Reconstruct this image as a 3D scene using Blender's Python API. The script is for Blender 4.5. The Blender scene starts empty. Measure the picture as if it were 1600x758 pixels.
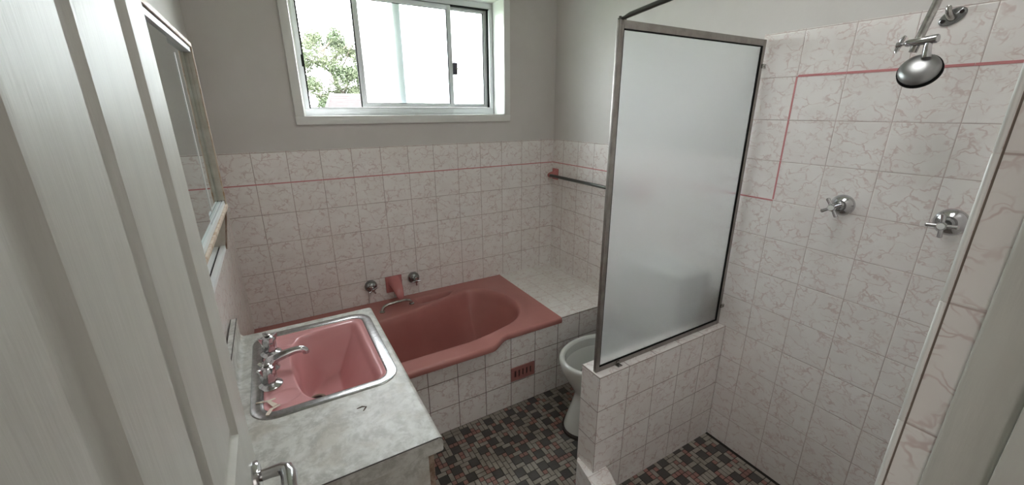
import bpy, bmesh, math, random
import numpy as np
from mathutils import Vector, Matrix

random.seed(7)
C = bpy.context.scene.collection
PI = math.pi
T = 0.15                       # wall tile pitch
XL = -1.895                    # left wall
XR = 0.0                       # right wall
PINK = 1.195                   # height of the pink strip on the dado

# ------------------------------------------------------------------ materials
def new_mat(name):
    m = bpy.data.materials.new(name); m.use_nodes = True
    nt = m.node_tree
    b = nt.nodes['Principled BSDF']
    return m, nt, b

def simple(name, col, rough=0.4, metal=0.0, spec=0.5, coat=0.0):
    m, nt, b = new_mat(name)
    b.inputs['Base Color'].default_value = (*col, 1)
    b.inputs['Roughness'].default_value = rough
    b.inputs['Metallic'].default_value = metal
    b.inputs['Specular IOR Level'].default_value = spec
    b.inputs['Coat Weight'].default_value = coat
    return m

class NT:
    def __init__(s, nt): s.nt = nt
    def n(s, typ, **kw):
        x = s.nt.nodes.new(typ)
        for k, v in kw.items(): setattr(x, k, v)
        return x
    def l(s, a, b): s.nt.links.new(a, b)
    def math(s, op, a, b=None, c=None, clamp=False):
        x = s.n('ShaderNodeMath', operation=op, use_clamp=clamp)
        for i, v in enumerate((a, b, c)):
            if v is None: continue
            if isinstance(v, (int, float)): x.inputs[i].default_value = v
            else: s.l(v, x.inputs[i])
        return x.outputs[0]
    def vmath(s, op, a, b=None, scale=None):
        x = s.n('ShaderNodeVectorMath', operation=op)
        for i, v in enumerate((a, b)):
            if v is None: continue
            if isinstance(v, (tuple, list)): x.inputs[i].default_value = v
            else: s.l(v, x.inputs[i])
        if scale is not None:
            if isinstance(scale, (int, float)): x.inputs['Scale'].default_value = scale
            else: s.l(scale, x.inputs['Scale'])
        return x.outputs[0]
    def mix(s, fac, a, b):
        x = s.n('ShaderNodeMix', data_type='RGBA')
        for i, v in ((0, fac), (6, a), (7, b)):
            if isinstance(v, (int, float)): x.inputs[i].default_value = v
            elif isinstance(v, tuple): x.inputs[i].default_value = (*v, 1)
            else: s.l(v, x.inputs[i])
        return x.outputs[2]
    def ramp(s, fac, lo, hi):
        x = s.n('ShaderNodeMapRange', interpolation_type='SMOOTHSTEP')
        s.l(fac, x.inputs[0]); x.inputs[1].default_value = lo; x.inputs[2].default_value = hi
        return x.outputs[0]
    def noise(s, vec, scale, detail=2.0, rough=0.5):
        x = s.n('ShaderNodeTexNoise'); s.l(vec, x.inputs['Vector'])
        x.inputs['Scale'].default_value = scale; x.inputs['Detail'].default_value = detail
        x.inputs['Roughness'].default_value = rough
        return x

def tile_mat(name, base=(0.86, 0.83, 0.81), vein=(0.58, 0.445, 0.43), grout=(0.36, 0.29, 0.27), gw=0.0013):
    m, nt, b = new_mat(name); N = NT(nt)
    uv = N.n('ShaderNodeUVMap'); uv.uv_map = 'UVMap'
    sc = N.vmath('SCALE', uv.outputs[0], scale=1 / T)
    idv = N.vmath('FLOOR', sc)
    fr = N.vmath('FRACTION', sc)
    sep = N.n('ShaderNodeSeparateXYZ'); N.l(fr, sep.inputs[0])
    def edge(o):
        a = N.math('SUBTRACT', 1.0, o); return N.math('MINIMUM', o, a)
    d = N.math('MULTIPLY', N.math('MINIMUM', edge(sep.outputs[0]), edge(sep.outputs[1])), T)
    wn = N.n('ShaderNodeTexWhiteNoise', noise_dimensions='3D'); N.l(idv, wn.inputs['Vector'])
    # each tile carries its own piece of one printed vein pattern
    off = N.vmath('SCALE', wn.outputs['Color'], scale=3.0)
    p = N.vmath('ADD', N.vmath('SCALE', fr, scale=T), off)
    nz = N.noise(p, 16.0, 3.0, 0.6)
    dis = N.vmath('SCALE', N.vmath('SUBTRACT', nz.outputs['Color'], (0.5, 0.5, 0.5)), scale=0.085)
    pd = N.vmath('ADD', p, dis)
    mp = N.n('ShaderNodeMapping'); N.l(pd, mp.inputs[0]); mp.inputs['Rotation'].default_value = (0, 0, 0.7); mp.inputs['Scale'].default_value = (1.0, 1.75, 1)
    vo = N.n('ShaderNodeTexVoronoi', feature='DISTANCE_TO_EDGE'); N.l(mp.outputs[0], vo.inputs['Vector']); vo.inputs['Scale'].default_value = 14.0
    vo2 = N.n('ShaderNodeTexVoronoi', feature='DISTANCE_TO_EDGE'); N.l(mp.outputs[0], vo2.inputs['Vector']); vo2.inputs['Scale'].default_value = 31.0
    msk = N.ramp(N.noise(p, 24.0, 1.0).outputs[0], 0.34, 0.60)
    v1 = N.math('MULTIPLY', N.math('SUBTRACT', 1.0, N.ramp(vo.outputs['Distance'], 0.008, 0.058)), msk)
    msk2 = N.ramp(N.noise(p, 30.0, 1.0).outputs[0], 0.50, 0.66)
    v2 = N.math('MULTIPLY', N.math('SUBTRACT', 1.0, N.ramp(vo2.outputs['Distance'], 0.006, 0.085)), msk2)
    vv = N.math('MULTIPLY', N.math('MAXIMUM', v1, N.math('MULTIPLY', v2, 0.8)), 0.66, clamp=True)
    cloud = N.noise(p, 11.0, 2.0)
    bcol = N.mix(N.ramp(cloud.outputs[0], 0.3, 0.7), base, tuple(c * f for c, f in zip(base, (0.95, 0.935, 0.93))))
    col = N.mix(vv, bcol, vein)
    g = N.math('SUBTRACT', 1.0, N.ramp(d, gw * 0.5, gw * 1.5))
    gn = N.ramp(N.noise(sc, 1.1, 2.0).outputs[0], 0.3, 0.7)
    gcol = N.mix(gn, grout, tuple(min(1, c * 1.35) for c in grout))
    col = N.mix(g, col, gcol)
    N.l(col, b.inputs['Base Color'])
    N.l(N.math('ADD', N.math('MULTIPLY', g, 0.5), 0.22), b.inputs['Roughness'])
    b.inputs['Specular IOR Level'].default_value = 0.42
    bp = N.n('ShaderNodeBump'); bp.inputs['Strength'].default_value = 0.5; bp.inputs['Distance'].default_value = 0.002
    h = N.math('ADD', N.ramp(d, 0.0, 0.0035), N.math('MULTIPLY', N.noise(p, 20.0, 1.0).outputs[0], 0.12))
    N.l(h, bp.inputs['Height']); N.l(bp.outputs[0], b.inputs['Normal'])
    return m

def noisy(name, c1, c2, scale, rough=0.5, bump=0.0, metal=0.0, detail=4, lo=0.35, hi=0.65, spec=0.5, stretch=(1, 1, 1), bscale=None):
    m, nt, b = new_mat(name); N = NT(nt)
    tc = N.n('ShaderNodeTexCoord')
    mp = N.n('ShaderNodeMapping'); mp.inputs['Scale'].default_value = stretch; N.l(tc.outputs['Object'], mp.inputs[0])
    nz = N.noise(mp.outputs[0], scale, detail, 0.6)
    N.l(N.mix(N.ramp(nz.outputs[0], lo, hi), c1, c2), b.inputs['Base Color'])
    b.inputs['Roughness'].default_value = rough; b.inputs['Metallic'].default_value = metal
    b.inputs['Specular IOR Level'].default_value = spec
    if bump:
        nb = N.noise(mp.outputs[0], bscale or scale, 3)
        bp = N.n('ShaderNodeBump'); bp.inputs['Strength'].default_value = bump; bp.inputs['Distance'].default_value = 0.002
        N.l(nb.outputs[0], bp.inputs['Height']); N.l(bp.outputs[0], b.inputs['Normal'])
    return m

def laminate(name):
    m, nt, b = new_mat(name); N = NT(nt)
    tc = N.n('ShaderNodeTexCoord'); p = tc.outputs['Object']
    w = N.vmath('ADD', p, N.vmath('SCALE', N.noise(p, 9, 2).outputs['Color'], scale=0.06))
    a = N.ramp(N.noise(w, 26, 6, 0.68).outputs[0], 0.38, 0.64)
    c = N.ramp(N.noise(w, 60, 4, 0.65).outputs[0], 0.48, 0.70)
    col = N.mix(a, (0.60, 0.60, 0.565), (0.40, 0.395, 0.365))
    col = N.mix(N.math('MULTIPLY', c, 0.55), col, (0.70, 0.70, 0.68))
    e = N.ramp(N.noise(w, 12, 3, 0.5).outputs[0], 0.5, 0.7)
    col = N.mix(N.math('MULTIPLY', e, 0.45), col, (0.44, 0.40, 0.33))
    N.l(col, b.inputs['Base Color']); b.inputs['Roughness'].default_value = 0.42
    return m

def frosted(name, trans_mix, rough, tint, bump_scale, bump, ior=1.25, clear=0.0):
    m, nt, b = new_mat(name); N = NT(nt)
    out = nt.nodes['Material Output']
    tc = N.n('ShaderNodeTexCoord')
    nz = N.noise(tc.outputs['Object'], bump_scale, 2)
    bp = N.n('ShaderNodeBump'); bp.inputs['Strength'].default_value = bump; bp.inputs['Distance'].default_value = 0.003
    N.l(nz.outputs[0], bp.inputs['Height'])
    b.inputs['Base Color'].default_value = (*tint, 1); b.inputs['Roughness'].default_value = rough
    b.inputs['Transmission Weight'].default_value = 1.0; b.inputs['IOR'].default_value = ior
    N.l(bp.outputs[0], b.inputs['Normal'])
    tr = N.n('ShaderNodeBsdfTranslucent'); tr.inputs[0].default_value = (*tint, 1); N.l(bp.outputs[0], tr.inputs['Normal'])
    mx = N.n('ShaderNodeMixShader'); mx.inputs[0].default_value = trans_mix
    N.l(b.outputs[0], mx.inputs[1]); N.l(tr.outputs[0], mx.inputs[2])
    last = mx.outputs[0]
    if clear > 0:
        tp = N.n('ShaderNodeBsdfTransparent'); m2 = N.n('ShaderNodeMixShader'); m2.inputs[0].default_value = clear
        N.l(last, m2.inputs[1]); N.l(tp.outputs[0], m2.inputs[2]); last = m2.outputs[0]
    N.l(last, out.inputs['Surface'])
    return m

M = {}
M['paint'] = noisy('wall_paint', (0.60, 0.575, 0.555), (0.63, 0.605, 0.585), 3, 0.6, 0.15, bscale=120)
M['ceiling'] = simple('ceiling_paint', (0.74, 0.73, 0.70), 0.7)
M['tile'] = tile_mat('marbled_tile')
M['tile_shower'] = tile_mat('marbled_tile_shower', vein=(0.62, 0.485, 0.465), grout=(0.46, 0.385, 0.365), gw=0.0011)
M['tile_bath'] = tile_mat('marbled_tile_dark_grout', grout=(0.17, 0.12, 0.105), gw=0.0017)
M['tile_nib'] = tile_mat('marbled_tile_nib', grout=(0.24, 0.18, 0.165))
M['pinkstrip'] = simple('pink_glaze_strip', (0.60, 0.25, 0.26), 0.25)
M['pink'] = noisy('pink_enamel', (0.62, 0.30, 0.31), (0.65, 0.32, 0.33), 6, 0.2, spec=0.55)
M['tub'] = noisy('dusty_pink_acrylic', (0.45, 0.185, 0.165), (0.475, 0.20, 0.18), 5, 0.24, spec=0.5)
M['ceramic_pink'] = simple('pink_ceramic', (0.52, 0.19, 0.185), 0.2)
M['chrome'] = simple('chrome', (0.55, 0.55, 0.56), 0.14, 1.0)
M['chrome_dull'] = noisy('worn_chrome', (0.36, 0.355, 0.34), (0.50, 0.49, 0.47), 60, 0.24, metal=1.0)
M['darkchrome'] = simple('tarnished_chrome', (0.30, 0.31, 0.31), 0.25, 1.0)
M['steel'] = noisy('stainless', (0.36, 0.36, 0.36), (0.46, 0.46, 0.46), 90, 0.24, metal=1.0)
M['seam'] = simple('brown_grout', (0.22, 0.175, 0.145), 0.8)
M['gunmetal'] = simple('dark_gunmetal', (0.11, 0.115, 0.105), 0.28, 0.9)
M['anod'] = noisy('weathered_aluminium', (0.27, 0.25, 0.235), (0.33, 0.31, 0.29), 30, 0.40, metal=0.75)
M['alu'] = simple('white_aluminium', (0.66, 0.68, 0.70), 0.35)
M['black'] = simple('black_rubber', (0.012, 0.012, 0.012), 0.9, spec=0.1)
M['darkgap'] = simple('dark_recess', (0.02, 0.014, 0.013), 0.8)
M['white'] = simple('white_gloss', (0.74, 0.745, 0.72), 0.32)
M['door'] = noisy('door_paint', (0.52, 0.515, 0.475), (0.55, 0.545, 0.50), 5, 0.46, 0.22, stretch=(1, 9, 0.8), bscale=26)
M['china'] = simple('white_china', (0.66, 0.67, 0.645), 0.12, spec=0.6)
M['china_in'] = simple('china_glaze_inside', (0.60, 0.61, 0.59), 0.15)
M['water'] = simple('water_surface', (0.36, 0.38, 0.36), 0.03, spec=0.6)
M['dark_foot'] = simple('dark_foot_band', (0.035, 0.022, 0.018), 0.7)
M['lam'] = laminate('marbled_laminate')
M['lamline'] = simple('laminate_core', (0.05, 0.04, 0.035), 0.6)
M['brown'] = noisy('chipped_wood_edge', (0.16, 0.09, 0.055), (0.34, 0.26, 0.2), 40, 0.6)
M['rust'] = noisy('rusty_cream_metal', (0.60, 0.50, 0.40), (0.36, 0.21, 0.11), 26, 0.5, lo=0.42, hi=0.72)
M['cream'] = noisy('aged_cream_metal', (0.55, 0.52, 0.46), (0.46, 0.42, 0.35), 20, 0.5)
M['track'] = simple('white_track', (0.70, 0.72, 0.72), 0.3)
M['head'] = simple('grey_white_track', (0.50, 0.52, 0.53), 0.35)
M['mirror'] = simple('mirror_glass', (0.66, 0.75, 0.75), 0.03, 1.0)
M['frost'] = frosted('obscure_shower_glass', 0.16, 0.17, (0.87, 0.885, 0.885), 330, 0.32)
M['winfrost'] = frosted('frosted_window_glass', 0.07, 0.32, (0.91, 0.965, 0.965), 200, 0.1, clear=0.0)
M['g_dark'] = noisy('mosaic_charcoal', (0.060, 0.056, 0.052), (0.085, 0.08, 0.075), 8, 0.42)
M['g_light'] = noisy('mosaic_sand', (0.34, 0.31, 0.27), (0.25, 0.225, 0.19), 14, 0.42)
M['g_pink'] = noisy('mosaic_pink', (0.32, 0.16, 0.14), (0.26, 0.14, 0.125), 10, 0.42)
M['grout'] = simple('floor_grout', (0.025, 0.021, 0.018), 0.9)
M['key'] = simple('dark_plastic', (0.035, 0.03, 0.045), 0.5)
M['tape'] = simple('torn_tape', (0.72, 0.62, 0.53), 0.7)
M['leaf'] = noisy('leaf', (0.045, 0.065, 0.032), (0.085, 0.10, 0.055), 1.2, 0.7, detail=1)
M['bark'] = noisy('bark', (0.10, 0.085, 0.065), (0.15, 0.13, 0.105), 6, 0.8)
M['roof'] = noisy('terracotta_roof', (0.050, 0.036, 0.036), (0.062, 0.048, 0.048), 3, 0.8)
M['barge'] = simple('painted_bargeboard', (0.07, 0.06, 0.06), 0.5)
M['brick'] = simple('house_render', (0.6, 0.5, 0.45), 0.8)
M['grass'] = simple('grass', (0.12, 0.17, 0.06), 0.9)

# ------------------------------------------------------------------ helpers
BASE = {}
def wbase(o):
    return BASE.get(o.name, Vector((0, 0, 0)))

def tag(o, label=None, cat=None, group=None, kind=None):
    if label: o['label'] = label
    if cat: o['category'] = cat
    if group: o['group'] = group
    if kind: o['kind'] = kind
    return o

def thing(name, label, cat, loc, group=None, kind=None):
    o = bpy.data.objects.new(name, None); C.objects.link(o)
    o.empty_display_size = 0.05
    o.location = loc; BASE[o.name] = Vector(loc)
    return tag(o, label, cat, group, kind)

def finish(name, bm, mats, parent=None, smooth=True, ang=35, uvoff=None, base=None):
    """link bm (world coordinates) as one mesh object; origin at its parent's base, else at `base`"""
    if not isinstance(mats, (list, tuple)): mats = [mats]
    bmesh.ops.remove_doubles(bm, verts=bm.verts, dist=1e-6)
    bmesh.ops.recalc_face_normals(bm, faces=bm.faces)
    if uvoff is not None: box_uv(bm, uvoff)
    b = wbase(parent) if parent else (Vector(base) if base else Vector((0, 0, 0)))
    if b.length > 0: bmesh.ops.translate(bm, verts=bm.verts, vec=-b)
    me = bpy.data.meshes.new(name); bm.to_mesh(me); bm.free()
    for m in mats: me.materials.append(m)
    if smooth:
        for p in me.polygons: p.use_smooth = True
        me.set_sharp_from_angle(angle=math.radians(ang))
    o = bpy.data.objects.new(name, me); C.objects.link(o)
    if parent: o.parent = parent
    else: o.location = b
    BASE[o.name] = b
    return o

def box_uv(bm, off):
    """metre UVs; off = {'x': (u0, v0), 'y': ..., 'z': ...} by the axis a face looks along"""
    uvl = bm.loops.layers.uv.new('UVMap')
    for f in bm.faces:
        n = f.normal; a = max(range(3), key=lambda i: abs(n[i]))
        ax = 'xyz'[a]; u0, v0 = off.get(ax, (0, 0))
        for l in f.loops:
            c = l.vert.co
            u, v = ((c.y, c.z), (c.x, c.z), (c.x, c.y))[a]
            l[uvl].uv = (u - u0, v - v0)

def box(bm, lo, hi, bevel=0.0, seg=2, mat=0):
    x0, y0, z0 = lo; x1, y1, z1 = hi
    vs = [bm.verts.new(p) for p in ((x0,y0,z0),(x1,y0,z0),(x1,y1,z0),(x0,y1,z0),(x0,y0,z1),(x1,y0,z1),(x1,y1,z1),(x0,y1,z1))]
    fs = [bm.faces.new([vs[i] for i in q]) for q in ((3,2,1,0),(4,5,6,7),(0,1,5,4),(1,2,6,5),(2,3,7,6),(3,0,4,7))]
    for f in fs: f.material_index = mat
    if bevel:
        es = list({e for f in fs for e in f.edges})
        r = bmesh.ops.bevel(bm, geom=es, offset=bevel, segments=seg, profile=0.5, affect='EDGES')
        for f in r['faces']: f.material_index = mat
    return vs

def prism(bm, poly, axis, a, b, mat=0):
    """extrude a 2-D polygon along axis ('x': poly in y,z; 'y': x,z; 'z': x,y)"""
    def P(p, t):
        return {'x': (t, p[0], p[1]), 'y': (p[0], t, p[1]), 'z': (p[0], p[1], t)}[axis]
    v0 = [bm.verts.new(P(p, a)) for p in poly]; v1 = [bm.verts.new(P(p, b)) for p in poly]
    n = len(poly)
    fs = [bm.faces.new(v0[::-1]), bm.faces.new(v1)]
    for i in range(n): fs.append(bm.faces.new((v0[i], v0[(i+1) % n], v1[(i+1) % n], v1[i])))
    for f in fs: f.material_index = mat
    return fs

def ortho(d):
    d = Vector(d).normalized()
    a = Vector((0, 0, 1)) if abs(d.z) < 0.9 else Vector((1, 0, 0))
    u = d.cross(a).normalized(); return d, u, d.cross(u)

def lathe(bm, prof, origin, axis=(0, 0, 1), n=32, lobes=0, amp=0.0):
    """revolve (radius, height) pairs about axis through origin; optional lobes for hand-wheels"""
    d, u, v = ortho(axis); o = Vector(origin); rings = []
    for r, h in prof:
        if r < 1e-6: rings.append([bm.verts.new(o + d * h)])
        else:
            rg = []
            for i in range(n):
                t = 2 * PI * i / n; rr = r * (1 + amp * math.cos(lobes * t)) if lobes else r
                rg.append(bm.verts.new(o + d * h + (u * math.cos(t) + v * math.sin(t)) * rr))
            rings.append(rg)
    bridge(bm, rings)
    for rg in (rings[0], rings[-1]):
        if len(rg) > 1: bm.faces.new(rg)

def bridge(bm, rings, closed=True, mat=0):
    for A, B in zip(rings, rings[1:]):
        n = max(len(A), len(B))
        if len(A) == 1 and len(B) == 1: continue
        for i in range(n if closed else n - 1):
            j = (i + 1) % n
            if len(A) == 1: f = bm.faces.new((A[0], B[i], B[j]))
            elif len(B) == 1: f = bm.faces.new((A[i], B[0], A[j]))
            else: f = bm.faces.new((A[i], B[i], B[j], A[j]))
            f.material_index = mat

def tube(bm, pts, rad, n=14, cap=True, flat=None):
    """tube through pts; rad a number or a list; flat = (dir, factor) squashes the section"""
    pts = [Vector(p) for p in pts]; m = len(pts)
    rads = rad if isinstance(rad, (list, tuple)) else [rad] * m
    prev = None; rings = []
    for i, p in enumerate(pts):
        t = (pts[min(i+1, m-1)] - pts[max(i-1, 0)]).normalized()
        if prev is None: _, u, v = ortho(t)
        else:
            u = (prev - t * prev.dot(t)).normalized(); v = t.cross(u)
        prev = u
        ring = []
        for k in range(n):
            a = 2 * PI * k / n; off = (u * math.cos(a) + v * math.sin(a)) * rads[i]
            if flat:
                fd = Vector(flat[0]); off = off - fd * off.dot(fd) * (1 - flat[1])
            ring.append(bm.verts.new(p + off))
        rings.append(ring)
    bridge(bm, rings)
    if cap: bm.faces.new(rings[0]); bm.faces.new(rings[-1][::-1])

def bez(p, n=16):
    p = [Vector(q) for q in p]; out = []
    for i in range(n + 1):
        t = i / n; q = list(p)
        while len(q) > 1: q = [a.lerp(b, t) for a, b in zip(q, q[1:])]
        out.append(q[0])
    return out

def rrect(x0, y0, x1, y1, r, n=8):
    pts = []
    for cx, cy, a0 in ((x1-r, y1-r, 0), (x0+r, y1-r, 90), (x0+r, y0+r, 180), (x1-r, y0+r, 270)):
        for i in range(n + 1):
            a = math.radians(a0 + 90 * i / n); pts.append((cx + r * math.cos(a), cy + r * math.sin(a)))
    return pts

def sdf_poly(X, Y, poly):
    """signed distance (negative inside), numpy"""
    P = np.array(poly); Q = np.roll(P, -1, 0)
    d = np.full(X.shape, 1e9); ins = np.zeros(X.shape, bool)
    for (ax, ay), (bx, by) in zip(P, Q):
        ex, ey = bx-ax, by-ay; wx, wy = X-ax, Y-ay
        t = np.clip((wx*ex+wy*ey)/max(ex*ex+ey*ey, 1e-12), 0, 1)
        d = np.minimum(d, (wx-ex*t)**2+(wy-ey*t)**2)
        c = ((ay > Y) != (by > Y))
        with np.errstate(divide='ignore', invalid='ignore'):
            c &= X < (bx-ax)*(Y-ay)/(by-ay+1e-15)+ax
        ins ^= c
    d = np.sqrt(d); return np.where(ins, -d, d)

def catmull(pts, n=8):
    out = []; m = len(pts)
    for i in range(m):
        p0, p1, p2, p3 = (np.array(pts[(i+k-1) % m], float) for k in range(4))
        for j in range(n):
            t = j / n
            out.append(tuple(0.5*((2*p1)+(-p0+p2)*t+(2*p0-5*p1+4*p2-p3)*t*t+(-p0+3*p1-3*p2+p3)*t**3)))
    return out

def smooth01(x):
    x = np.clip(x, 0, 1); return x*x*(3-2*x)

nb = bmesh.new
def S(name, bm, mat, uvoff=None, label=None, cat=None, smooth=False):
    o = finish(name, bm, mat, None, smooth=smooth, uvoff=uvoff)
    return tag(o, label, cat, kind='structure')

# ------------------------------------------------------------------ setting: shell
YF = -2.235                    # room face of the front wall with the doorway
ZC = 2.42
# window opening in the back wall
WX0, WX1, WZ0, WZ1 = -1.499, -0.387, 1.510, 2.140
bm = nb()
box(bm, (XL-0.1, 0, 0), (WX0-0.012, 0.2, ZC)); box(bm, (WX1+0.012, 0, 0), (XR+0.1, 0.2, ZC))
box(bm, (WX0-0.012, 0, 0), (WX1+0.012, 0.2, WZ0-0.012)); box(bm, (WX0-0.012, 0, WZ1+0.012), (WX1+0.012, 0.2, ZC))
S('wall_back', bm, M['paint'], label='cream painted back wall with the window', cat='wall')
bm = nb(); box(bm, (XL-0.1, -2.4, 0), (XL, 0, ZC)); S('wall_left', bm, M['paint'], label='painted left wall behind the mirror cabinet', cat='wall')
bm = nb(); box(bm, (XR, -2.4, 0), (XR+0.1, 0, ZC)); S('wall_right', bm, M['paint'], label='cream painted right wall above the shower tiles', cat='wall')
bm = nb(); box(bm, (XL-0.65, -3.8, ZC), (XR+0.65, 0.2, ZC+0.08)); S('ceiling', bm, M['ceiling'], label='flat white ceiling', cat='ceiling')
# front wall: right of the doorway the shower stub, above it the lintel, a sliver behind the door
DX0, DX1 = -1.845, -1.0975
bm = nb()
box(bm, (DX1+0.012, -2.36, 0), (XR+0.65, -2.21, ZC)); box(bm, (XL-0.65, -2.36, 0), (DX0-0.012, -2.235, ZC)); box(bm, (DX0-0.012, -2.36, 2.06), (DX1+0.012, -2.235, ZC))
S('wall_front', bm, M['paint'], label='front wall around the doorway', cat='wall')
# hall behind the camera
bm = nb()
box(bm, (XL-0.6, -3.75, 0), (XR+0.6, -3.7, ZC)); box(bm, (XL-0.6, -3.7, 0), (XL-0.55, -2.36, ZC)); box(bm, (XR+0.55, -3.7, 0), (XR+0.6, -2.36, ZC))
S('wall_hall', bm, M['paint'], label='hall wall beyond the doorway', cat='wall')

# floor: one mesh of mosaic tiles in grout
bm = nb()
box(bm, (XL-0.1, -2.36, -0.05), (XR+0.1, 0.0, -0.0015), mat=0)
g = 0.0218; x0, y0 = XL, -2.2
nx = int(1.895/g); ny = int(1.5/g)
occ = np.zeros((nx+2, ny+2), int)
rng = random.Random(21)
def mosaic(i, j, w, h, m):
    occ[i:i+w, j:j+h] = m
    if i + w > nx: w = nx - i
    if j + h > ny: h = ny - j
    e = 0.0015
    a0, a1 = x0+i*g+e, x0+(i+w)*g-e; b0, b1 = y0+j*g+e, y0+(j+h)*g-e
    v = [bm.verts.new(p) for p in ((a0,b0,0),(a1,b0,0),(a1,b1,0),(a0,b1,0),(a0,b0,-0.0015),(a1,b0,-0.0015),(a1,b1,-0.0015),(a0,b1,-0.0015))]
    for q in ((0,1,2,3),(0,4,5,1),(1,5,6,2),(2,6,7,3),(3,7,4,0)):
        f = bm.faces.new([v[k] for k in q]); f.material_index = m
for j in range(ny):
    for i in range(nx):
        if occ[i, j]: continue
        free2 = not occ[i:i+2, j:j+2].any() and i < nx-1 and j < ny-1
        near = 1 in (occ[max(i-1,0), j], occ[i, max(j-1,0)], occ[i+1, max(j-1,0)], occ[max(i-1,0), j+1])
        r = rng.random()
        if free2 and not near and r < 0.62: mosaic(i, j, 2, 2, 1)
        elif r < 0.35 and not occ[i+1, j]: mosaic(i, j, 2, 1, 2)
        elif r < 0.66 and not occ[i, j+1]: mosaic(i, j, 1, 2, 2)
        elif r < 0.72 and not occ[i+1, j]: mosaic(i, j, 2, 1, 2)
        else: mosaic(i, j, 1, 1, 3)
S('floor', bm, [M['grout'], M['g_dark'], M['g_light'], M['g_pink']], label='mosaic floor of charcoal sand and pink tiles', cat='floor')
bm = nb(); box(bm, (XL-0.6, -3.75, -0.05), (XR+0.6, -2.36, 0)); S('floor_hall', bm, M['brown'], label='hall floor', cat='floor')

# tiled facings
UB = (-0.106, PINK)
bm = nb(); box(bm, (XL, -0.006, 0.40), (XR, 0, 1.349)); S('trim_1', bm, M['tile'], {'y': UB, 'z': UB}, 'pink veined marble tiles on the back wall', 'wall tiles')
UR = (-1.4725, PINK)
bm = nb(); box(bm, (-0.006, -1.331, 0.0), (0, -0.006, 1.349)); S('trim_2', bm, M['tile'], {'x': UR}, 'veined tiles on the right wall beside the toilet', 'wall tiles')
bm = nb(); box(bm, (-0.006, -2.2055, 0.0), (0, -1.331, 1.799)); S('trim_3', bm, M['tile_shower'], {'x': UR}, 'tall veined tiles on the shower wall', 'wall tiles')
bm = nb(); box(bm, (XL, -2.2, 0.0), (XL+0.006, -0.006, 1.349)); S('trim_4', bm, M['tile'], {'x': (-0.05, PINK)}, 'veined tiles on the left wall', 'wall tiles')
bm = nb(); box(bm, (DX1+0.001, -2.2095, 0.0), (-0.006, -2.2048, 1.799)); S('trim_5', bm, M['tile_shower'], {'y': (-0.006, PINK)}, 'veined tiles on the shower front wall', 'wall tiles')
bm = nb(); box(bm, (DX1, -2.2385, 0.0), (DX1+0.012, -2.2115, 1.80)); S('trim_6', bm, M['tile_shower'], {'x': (-2.32, PINK)}, 'narrow strip of veined tiles beside the door jamb', 'wall tiles')
# white quarter-round edging up the corner of the shower stub, in tile-high lengths
bm = nb()
z = 0.0
cuts = [0.0] + [PINK - T*k for k in range(7, -5, -1) if PINK - T*k > 0.02] 
for a, b2 in zip(cuts, cuts[1:]):
    lathe(bm, [(0.0022, a+0.0004), (0.0027, a+0.0012), (0.0027, b2-0.0012), (0.0022, b2-0.0004)], (DX1+0.001, -2.2063, 0), n=16)
S('trim_7', bm, M['white'], label='white quarter round edge on the shower corner', cat='trim', smooth=True)
bm = nb(); box(bm, (DX1+0.0012, -2.2116, 0.0), (DX1+0.010, -2.2088, 1.80)); S('trim_12', bm, M['seam'], label='brown grout seam beside the corner edging', cat='grout seam')
# pink pencil strips
def strip(bm, a, b, horizontal_axis, z0, zh=0.0055):
    n = max(1, round(abs(b-a)/T)); s = (b-a)/n
    for i in range(n):
        p, q = sorted((a+s*i, a+s*(i+1))); p += 0.0006; q -= 0.0006
        if horizontal_axis == 'x': box(bm, (p, -0.0075, z0), (q, 0, z0+zh))
        elif horizontal_axis == 'y': box(bm, (-0.0075, p, z0), (0, q, z0+zh))
        else: box(bm, (-0.0075, z0, p), (0, z0+zh, q))
bm = nb(); strip(bm, XL, -0.0095, 'x', PINK-0.002); S('trim_8', bm, M['pinkstrip'], label='pink strip along the back wall tiles', cat='trim')
bm = nb()
strip(bm, 0.0, -1.4725, 'y', PINK-0.002); strip(bm, PINK+0.005, 1.645, 'z', -1.4755); strip(bm, -1.4755, -2.2055, 'y', 1.6425, 0.0075)
S('trim_9', bm, M['pinkstrip'], label='stepped pink strip on the right wall tiles', cat='trim')

# bench at the end of the bath, bath front, shower nib, curb
bm = nb(); box(bm, (-0.434, -0.717, 0.0), (-0.006, -0.006, 0.452)); bm.faces.ensure_lookup_table(); bm.normal_update()
for f_ in bm.faces: f_.material_index = 1 if f_.normal.z > 0.5 else 0
S('wall_bench', bm, [M['tile_bath'], M['tile_shower']], {'y': (-0.604, PINK), 'z': (-0.170, -0.447), 'x': (0, PINK)}, 'tiled ledge at the end of the bath', 'tiled ledge')
bm = nb(); box(bm, (XL, -0.717, 0.0), (-0.434, -0.700, 0.432)); S('wall_bath', bm, M['tile_bath'], {'y': (-0.604, PINK)}, 'tiled front of the bath', 'bath front')
bm = nb(); box(bm, (-0.759, -1.3785, 0.0), (-0.006, -1.279, 0.598)); 
S('wall_nib', bm, M['tile_nib'], {'y': (-0.759, PINK), 'z': (-0.759, -1.379), 'x': (-1.3785, PINK)}, 'low tiled wall under the shower screen', 'low wall')
bm = nb()
for f in prism(bm, [(-0.690, -1.379), (-0.757, -1.379), (-0.7585, -1.285), (-0.775, -1.298), (-0.795, -1.405), (-1.085, -2.2), (-1.0, -2.2), (-0.70, -1.42)], 'z', 0.0, 0.15): pass
S('trim_10', bm, M['tile_shower'], {'z': (-0.79, -1.385), 'x': (-1.4, 0.0), 'y': (-0.76, 0)}, 'tiled shower curb at the end of the low wall', 'shower curb')

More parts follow.
